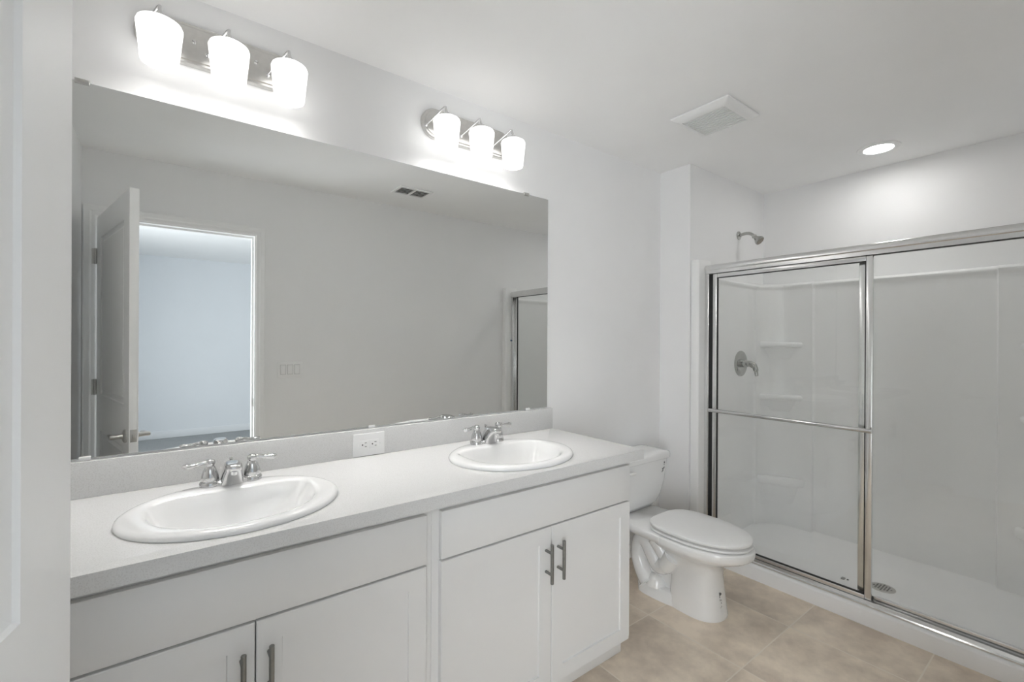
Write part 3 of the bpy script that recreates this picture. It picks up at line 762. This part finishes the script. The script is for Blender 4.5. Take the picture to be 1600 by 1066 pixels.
def sliding_door(label, x, ya, yb_, bar):
    # door frame between y=ya (toward mirror wall) and y=yb_
    t = thing('sliding_shower_door', label, 'shower door', (x, (ya+yb_)/2, 0.09), 'sliding glass shower doors')
    z0, z1 = 0.094, (1.7505 if bar else 1.785); s = 0.027; hx = 0.008
    bm = new()
    for a in (ya-s, yb_): add_box(bm, x-hx, x+hx, a, a+s, z0, z1, bev=0.003)
    add_box(bm, x-hx, x+hx, yb_+s, ya-s, z1-0.025, z1, bev=0.003); add_box(bm, x-hx, x+hx, yb_+s, ya-s, z0, z0+0.032, bev=0.003)
    f = part('frame', bm, M['alu'], t)
    bm = new()   # dark glazing gasket around the pane
    e = 0.004
    for a in ((ya-s-e, ya-s, z0+.032, z1-.025), (yb_+s, yb_+s+e, z0+.032, z1-.025)): add_box(bm, x-0.0055, x+0.0055, a[0], a[1], a[2], a[3])
    add_box(bm, x-0.0055, x+0.0055, yb_+s, ya-s, z1-0.025-e, z1-0.0249)
    if bar: add_box(bm, x-0.0055, x+0.0055, yb_+s, ya-s, z0+0.0319, z0+0.032+e)
    part('gasket', bm, M['black'], f, 'black glazing gasket')
    part('glass_panel', boxbm(x-0.0025, x+0.0025, yb_+s+0.001, ya-s-0.001, z0+0.034, z1-0.027), M['glass'], t, 'clear glass pane', smooth=0)
    if bar:
        sg = -1 if bar < 0 else 1
        xb = x + sg*0.036; zb = 0.918
        bm = new(); add_tube(bm, [(xb, ya+0.004, zb), (xb, yb_-0.006, zb)], 0.011, 18)
        tb = part('towel_bar', bm, M['chrome'], t)
        for y in (ya-s/2, yb_+s/2):
            bm = new(); add_box(bm, min(x+sg*hx, xb-sg*0.004), max(x+sg*hx, xb-sg*0.004), y-0.007, y+0.007, zb-0.012, zb+0.012, bev=0.003)
            part('bracket', bm, M['chrome'], tb)
sliding_door('sliding glass shower door with towel bar, nearer the toilet', 2.679, -0.3165, -1.113, -1)
sliding_door('plain sliding glass shower door on the right, behind the one with the towel bar', 2.701, -1.052, -1.712, 0)

# ------------------------------------------------------------------ shower fittings
t = thing('showerhead', 'small metal shower head on a bent arm above the glass door', 'shower head', (3.19, YS, 2.075))
bm = new(); add_lathe(bm, [(0, 0), (0.030, 0), (0.029, 0.006), (0.018, 0.012), (0.012, 0.013), (0, 0.013)], (3.19, YS-0.0005, 2.077), (0, -1, 0), 28)
part('flange', bm, M['shaft'], t)
bm = new(); add_tube(bm, spline([(3.19, YS-0.008, 2.077), (3.19, YS-0.05, 2.083), (3.19, YS-0.085, 2.074), (3.19, YS-0.108, 2.052)], 8), 0.0105, 18)
part('arm', bm, M['shaft'], t)
d = Vector((0, -0.72, -0.69)).normalized(); o_ = Vector((3.19, YS-0.104, 2.056))
bm = new(); add_lathe(bm, [(0, 0), (0.014, 0.0), (0.016, 0.006), (0.013, 0.012), (0.013, 0.018), (0.020, 0.030), (0.029, 0.044), (0.031, 0.050), (0.031, 0.058), (0.028, 0.060), (0, 0.060)], o_, d, 32)
hd = part('head', bm, M['shaft'], t)
bm = new(); add_lathe(bm, [(0, 0), (0.0265, 0), (0.0265, 0.002), (0.0, 0.003)], o_+d*0.0598, d, 32)
part('spray_face', bm, M['showerface'], hd, 'brown-grey spray face')

t = thing('shower_valve', 'round metal shower valve with lever handle on the surround wall', 'faucet', (3.165, -0.245, 1.185))
bm = new(); add_lathe(bm, [(0, 0), (0.088, 0), (0.087, 0.005), (0.074, 0.011), (0.055, 0.012), (0.05, 0.010), (0.0, 0.010)], (3.165, -0.2455, 1.185), (0, -1, 0), 48)
part('escutcheon', bm, M['shaft'], t)
bm = new(); add_lathe(bm, [(0, 0), (0.025, 0), (0.024, 0.025), (0.020, 0.040), (0.0, 0.042)], (3.165, -0.256, 1.185), (0, -1, 0), 28)
add_tube(bm, spline([(3.165, -0.285, 1.187), (3.168, -0.315, 1.184), (3.172, -0.338, 1.165), (3.174, -0.346, 1.135), (3.175, -0.349, 1.105)], 6), [0.021]*6+[0.020]*6+[0.016]*6+[0.011]*6+[0.009], 18)
part('lever', bm, M['shaft'], t, smooth=50)

# ------------------------------------------------------------------ exhaust fan cover
FX, FYc = 2.131, -0.621
t = thing('exhaust_fan', 'square white exhaust fan cover with slotted grille on the ceiling', 'exhaust fan', (FX, FYc, H))
def sq(h, z, r=0.01): return [Vector((FX+x*h, FYc+y*h, z)) for x, y in ((-1, -1), (-.93, -1), (.93, -1), (1, -1), (1, -.93), (1, .93), (1, 1), (.93, 1), (-.93, 1), (-1, 1), (-1, .93), (-1, -.93))]
bm = new()
add_loft(bm, [sq(0.140, H-0.0005), sq(0.146, H-0.004), sq(0.145, H-0.010), sq(0.128, H-0.024), sq(0.112, H-0.029), sq(0.107, H-0.029), sq(0.106, H-0.022)], True, False)
part('cover_frame', bm, M['plastic'], t, smooth=40)
bm = new(); add_box(bm, FX-0.106, FX+0.106, FYc-0.106, FYc+0.106, H-0.013, H-0.010)
part('recess', bm, M['duct'], t, 'dark opening behind the grille')
bm = new()
for i in range(14):
    x = FX-0.099+0.198*i/13; add_box(bm, x-0.0026, x+0.0026, FYc-0.106, FYc+0.106, H-0.028, H-0.0135)
for y in (-0.036, 0.036): add_box(bm, FX-0.106, FX+0.106, FYc+y-0.002, FYc+y+0.002, H-0.0245, H-0.0135)
part('grille', bm, M['plastic'], t, smooth=0)

# ------------------------------------------------------------------ recessed light over the shower
LX, LY = 3.215, -0.993
t = thing('recessed_light', 'round lit recessed light in the ceiling over the shower', 'ceiling light', (LX, LY, H))
bm = new(); add_lathe(bm, [(0.067, -0.004), (0.070, -0.008), (0.085, -0.0075), (0.098, -0.004), (0.100, -0.0005), (0.067, -0.0005), (0.067, -0.004)], (LX, LY, H), (0, 0, 1), 48, cap=False)
part('trim_ring', bm, M['plastic'], t)
bm = new(); add_lathe(bm, [(0, -0.0035), (0.067, -0.0035), (0.067, -0.001), (0, -0.001)], (LX, LY, H), (0, 0, 1), 40)
part('diffuser', bm, M['lens'], t, 'glowing white lens')

# ------------------------------------------------------------------ ceiling air register (seen in the mirror)
VX0, VX1, VY0, VY1 = 1.325, 1.585, -1.455, -1.28
t = thing('air_register', 'white louvered air register on the ceiling near the door wall', 'vent', ((VX0+VX1)/2, (VY0+VY1)/2, H))
bm = new(); b_ = 0.02
xm = (VX0+VX1)/2
for a in ((VX0, VX1, VY0, VY0+b_), (VX0, VX1, VY1-b_, VY1), (VX0, VX0+b_, VY0+b_, VY1-b_), (VX1-b_, VX1, VY0+b_, VY1-b_), (xm-0.008, xm+0.008, VY0+b_, VY1-b_)):
    add_box(bm, *a, H-0.008, H-0.0005)
part('frame', bm, M['plastic'], t, smooth=0)
part('duct', boxbm(VX0+b_, VX1-b_, VY0+b_, VY1-b_, H-0.003, H-0.0008), M['duct'], t, 'dark duct opening')
bm = new()
for i in range(5):
    y = VY0+b_+0.014+i*0.0265
    for xa, xb in ((VX0+b_, xm-0.008), (xm+0.008, VX1-b_)):
        v = [(xa, y-0.004, H-0.0032), (xb, y-0.004, H-0.0032), (xb, y+0.006, H-0.009), (xa, y+0.006, H-0.009)]
        add_loft(bm, [[Vector(p) for p in v], [Vector(p)+Vector((0, 0.0015, 0.0008)) for p in v]], True, True)
part('louvers', bm, M['plastic'], t, smooth=0)

# ------------------------------------------------------------------ light switches by the door (seen in the mirror)
t = thing('light_switch', 'white three-gang rocker switch plate on the wall beside the door', 'light switch', (0.7135, YF, 1.119))
part('cover_plate', boxbm(0.630, 0.797, YF+0.0005, YF+0.0065, 1.060, 1.178, bev=0.0025), M['plastic'], t)
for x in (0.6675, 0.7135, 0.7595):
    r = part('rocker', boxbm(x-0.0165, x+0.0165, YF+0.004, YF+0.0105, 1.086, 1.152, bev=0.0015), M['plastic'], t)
    part('rocker_shade', boxbm(x-0.0185, x+0.0185, YF+0.005, YF+0.0068, 1.084, 1.154), M['greyplastic'], r, 'grey strip painted as shade around the rocker')  # grey box stands in for the shade around each rocker
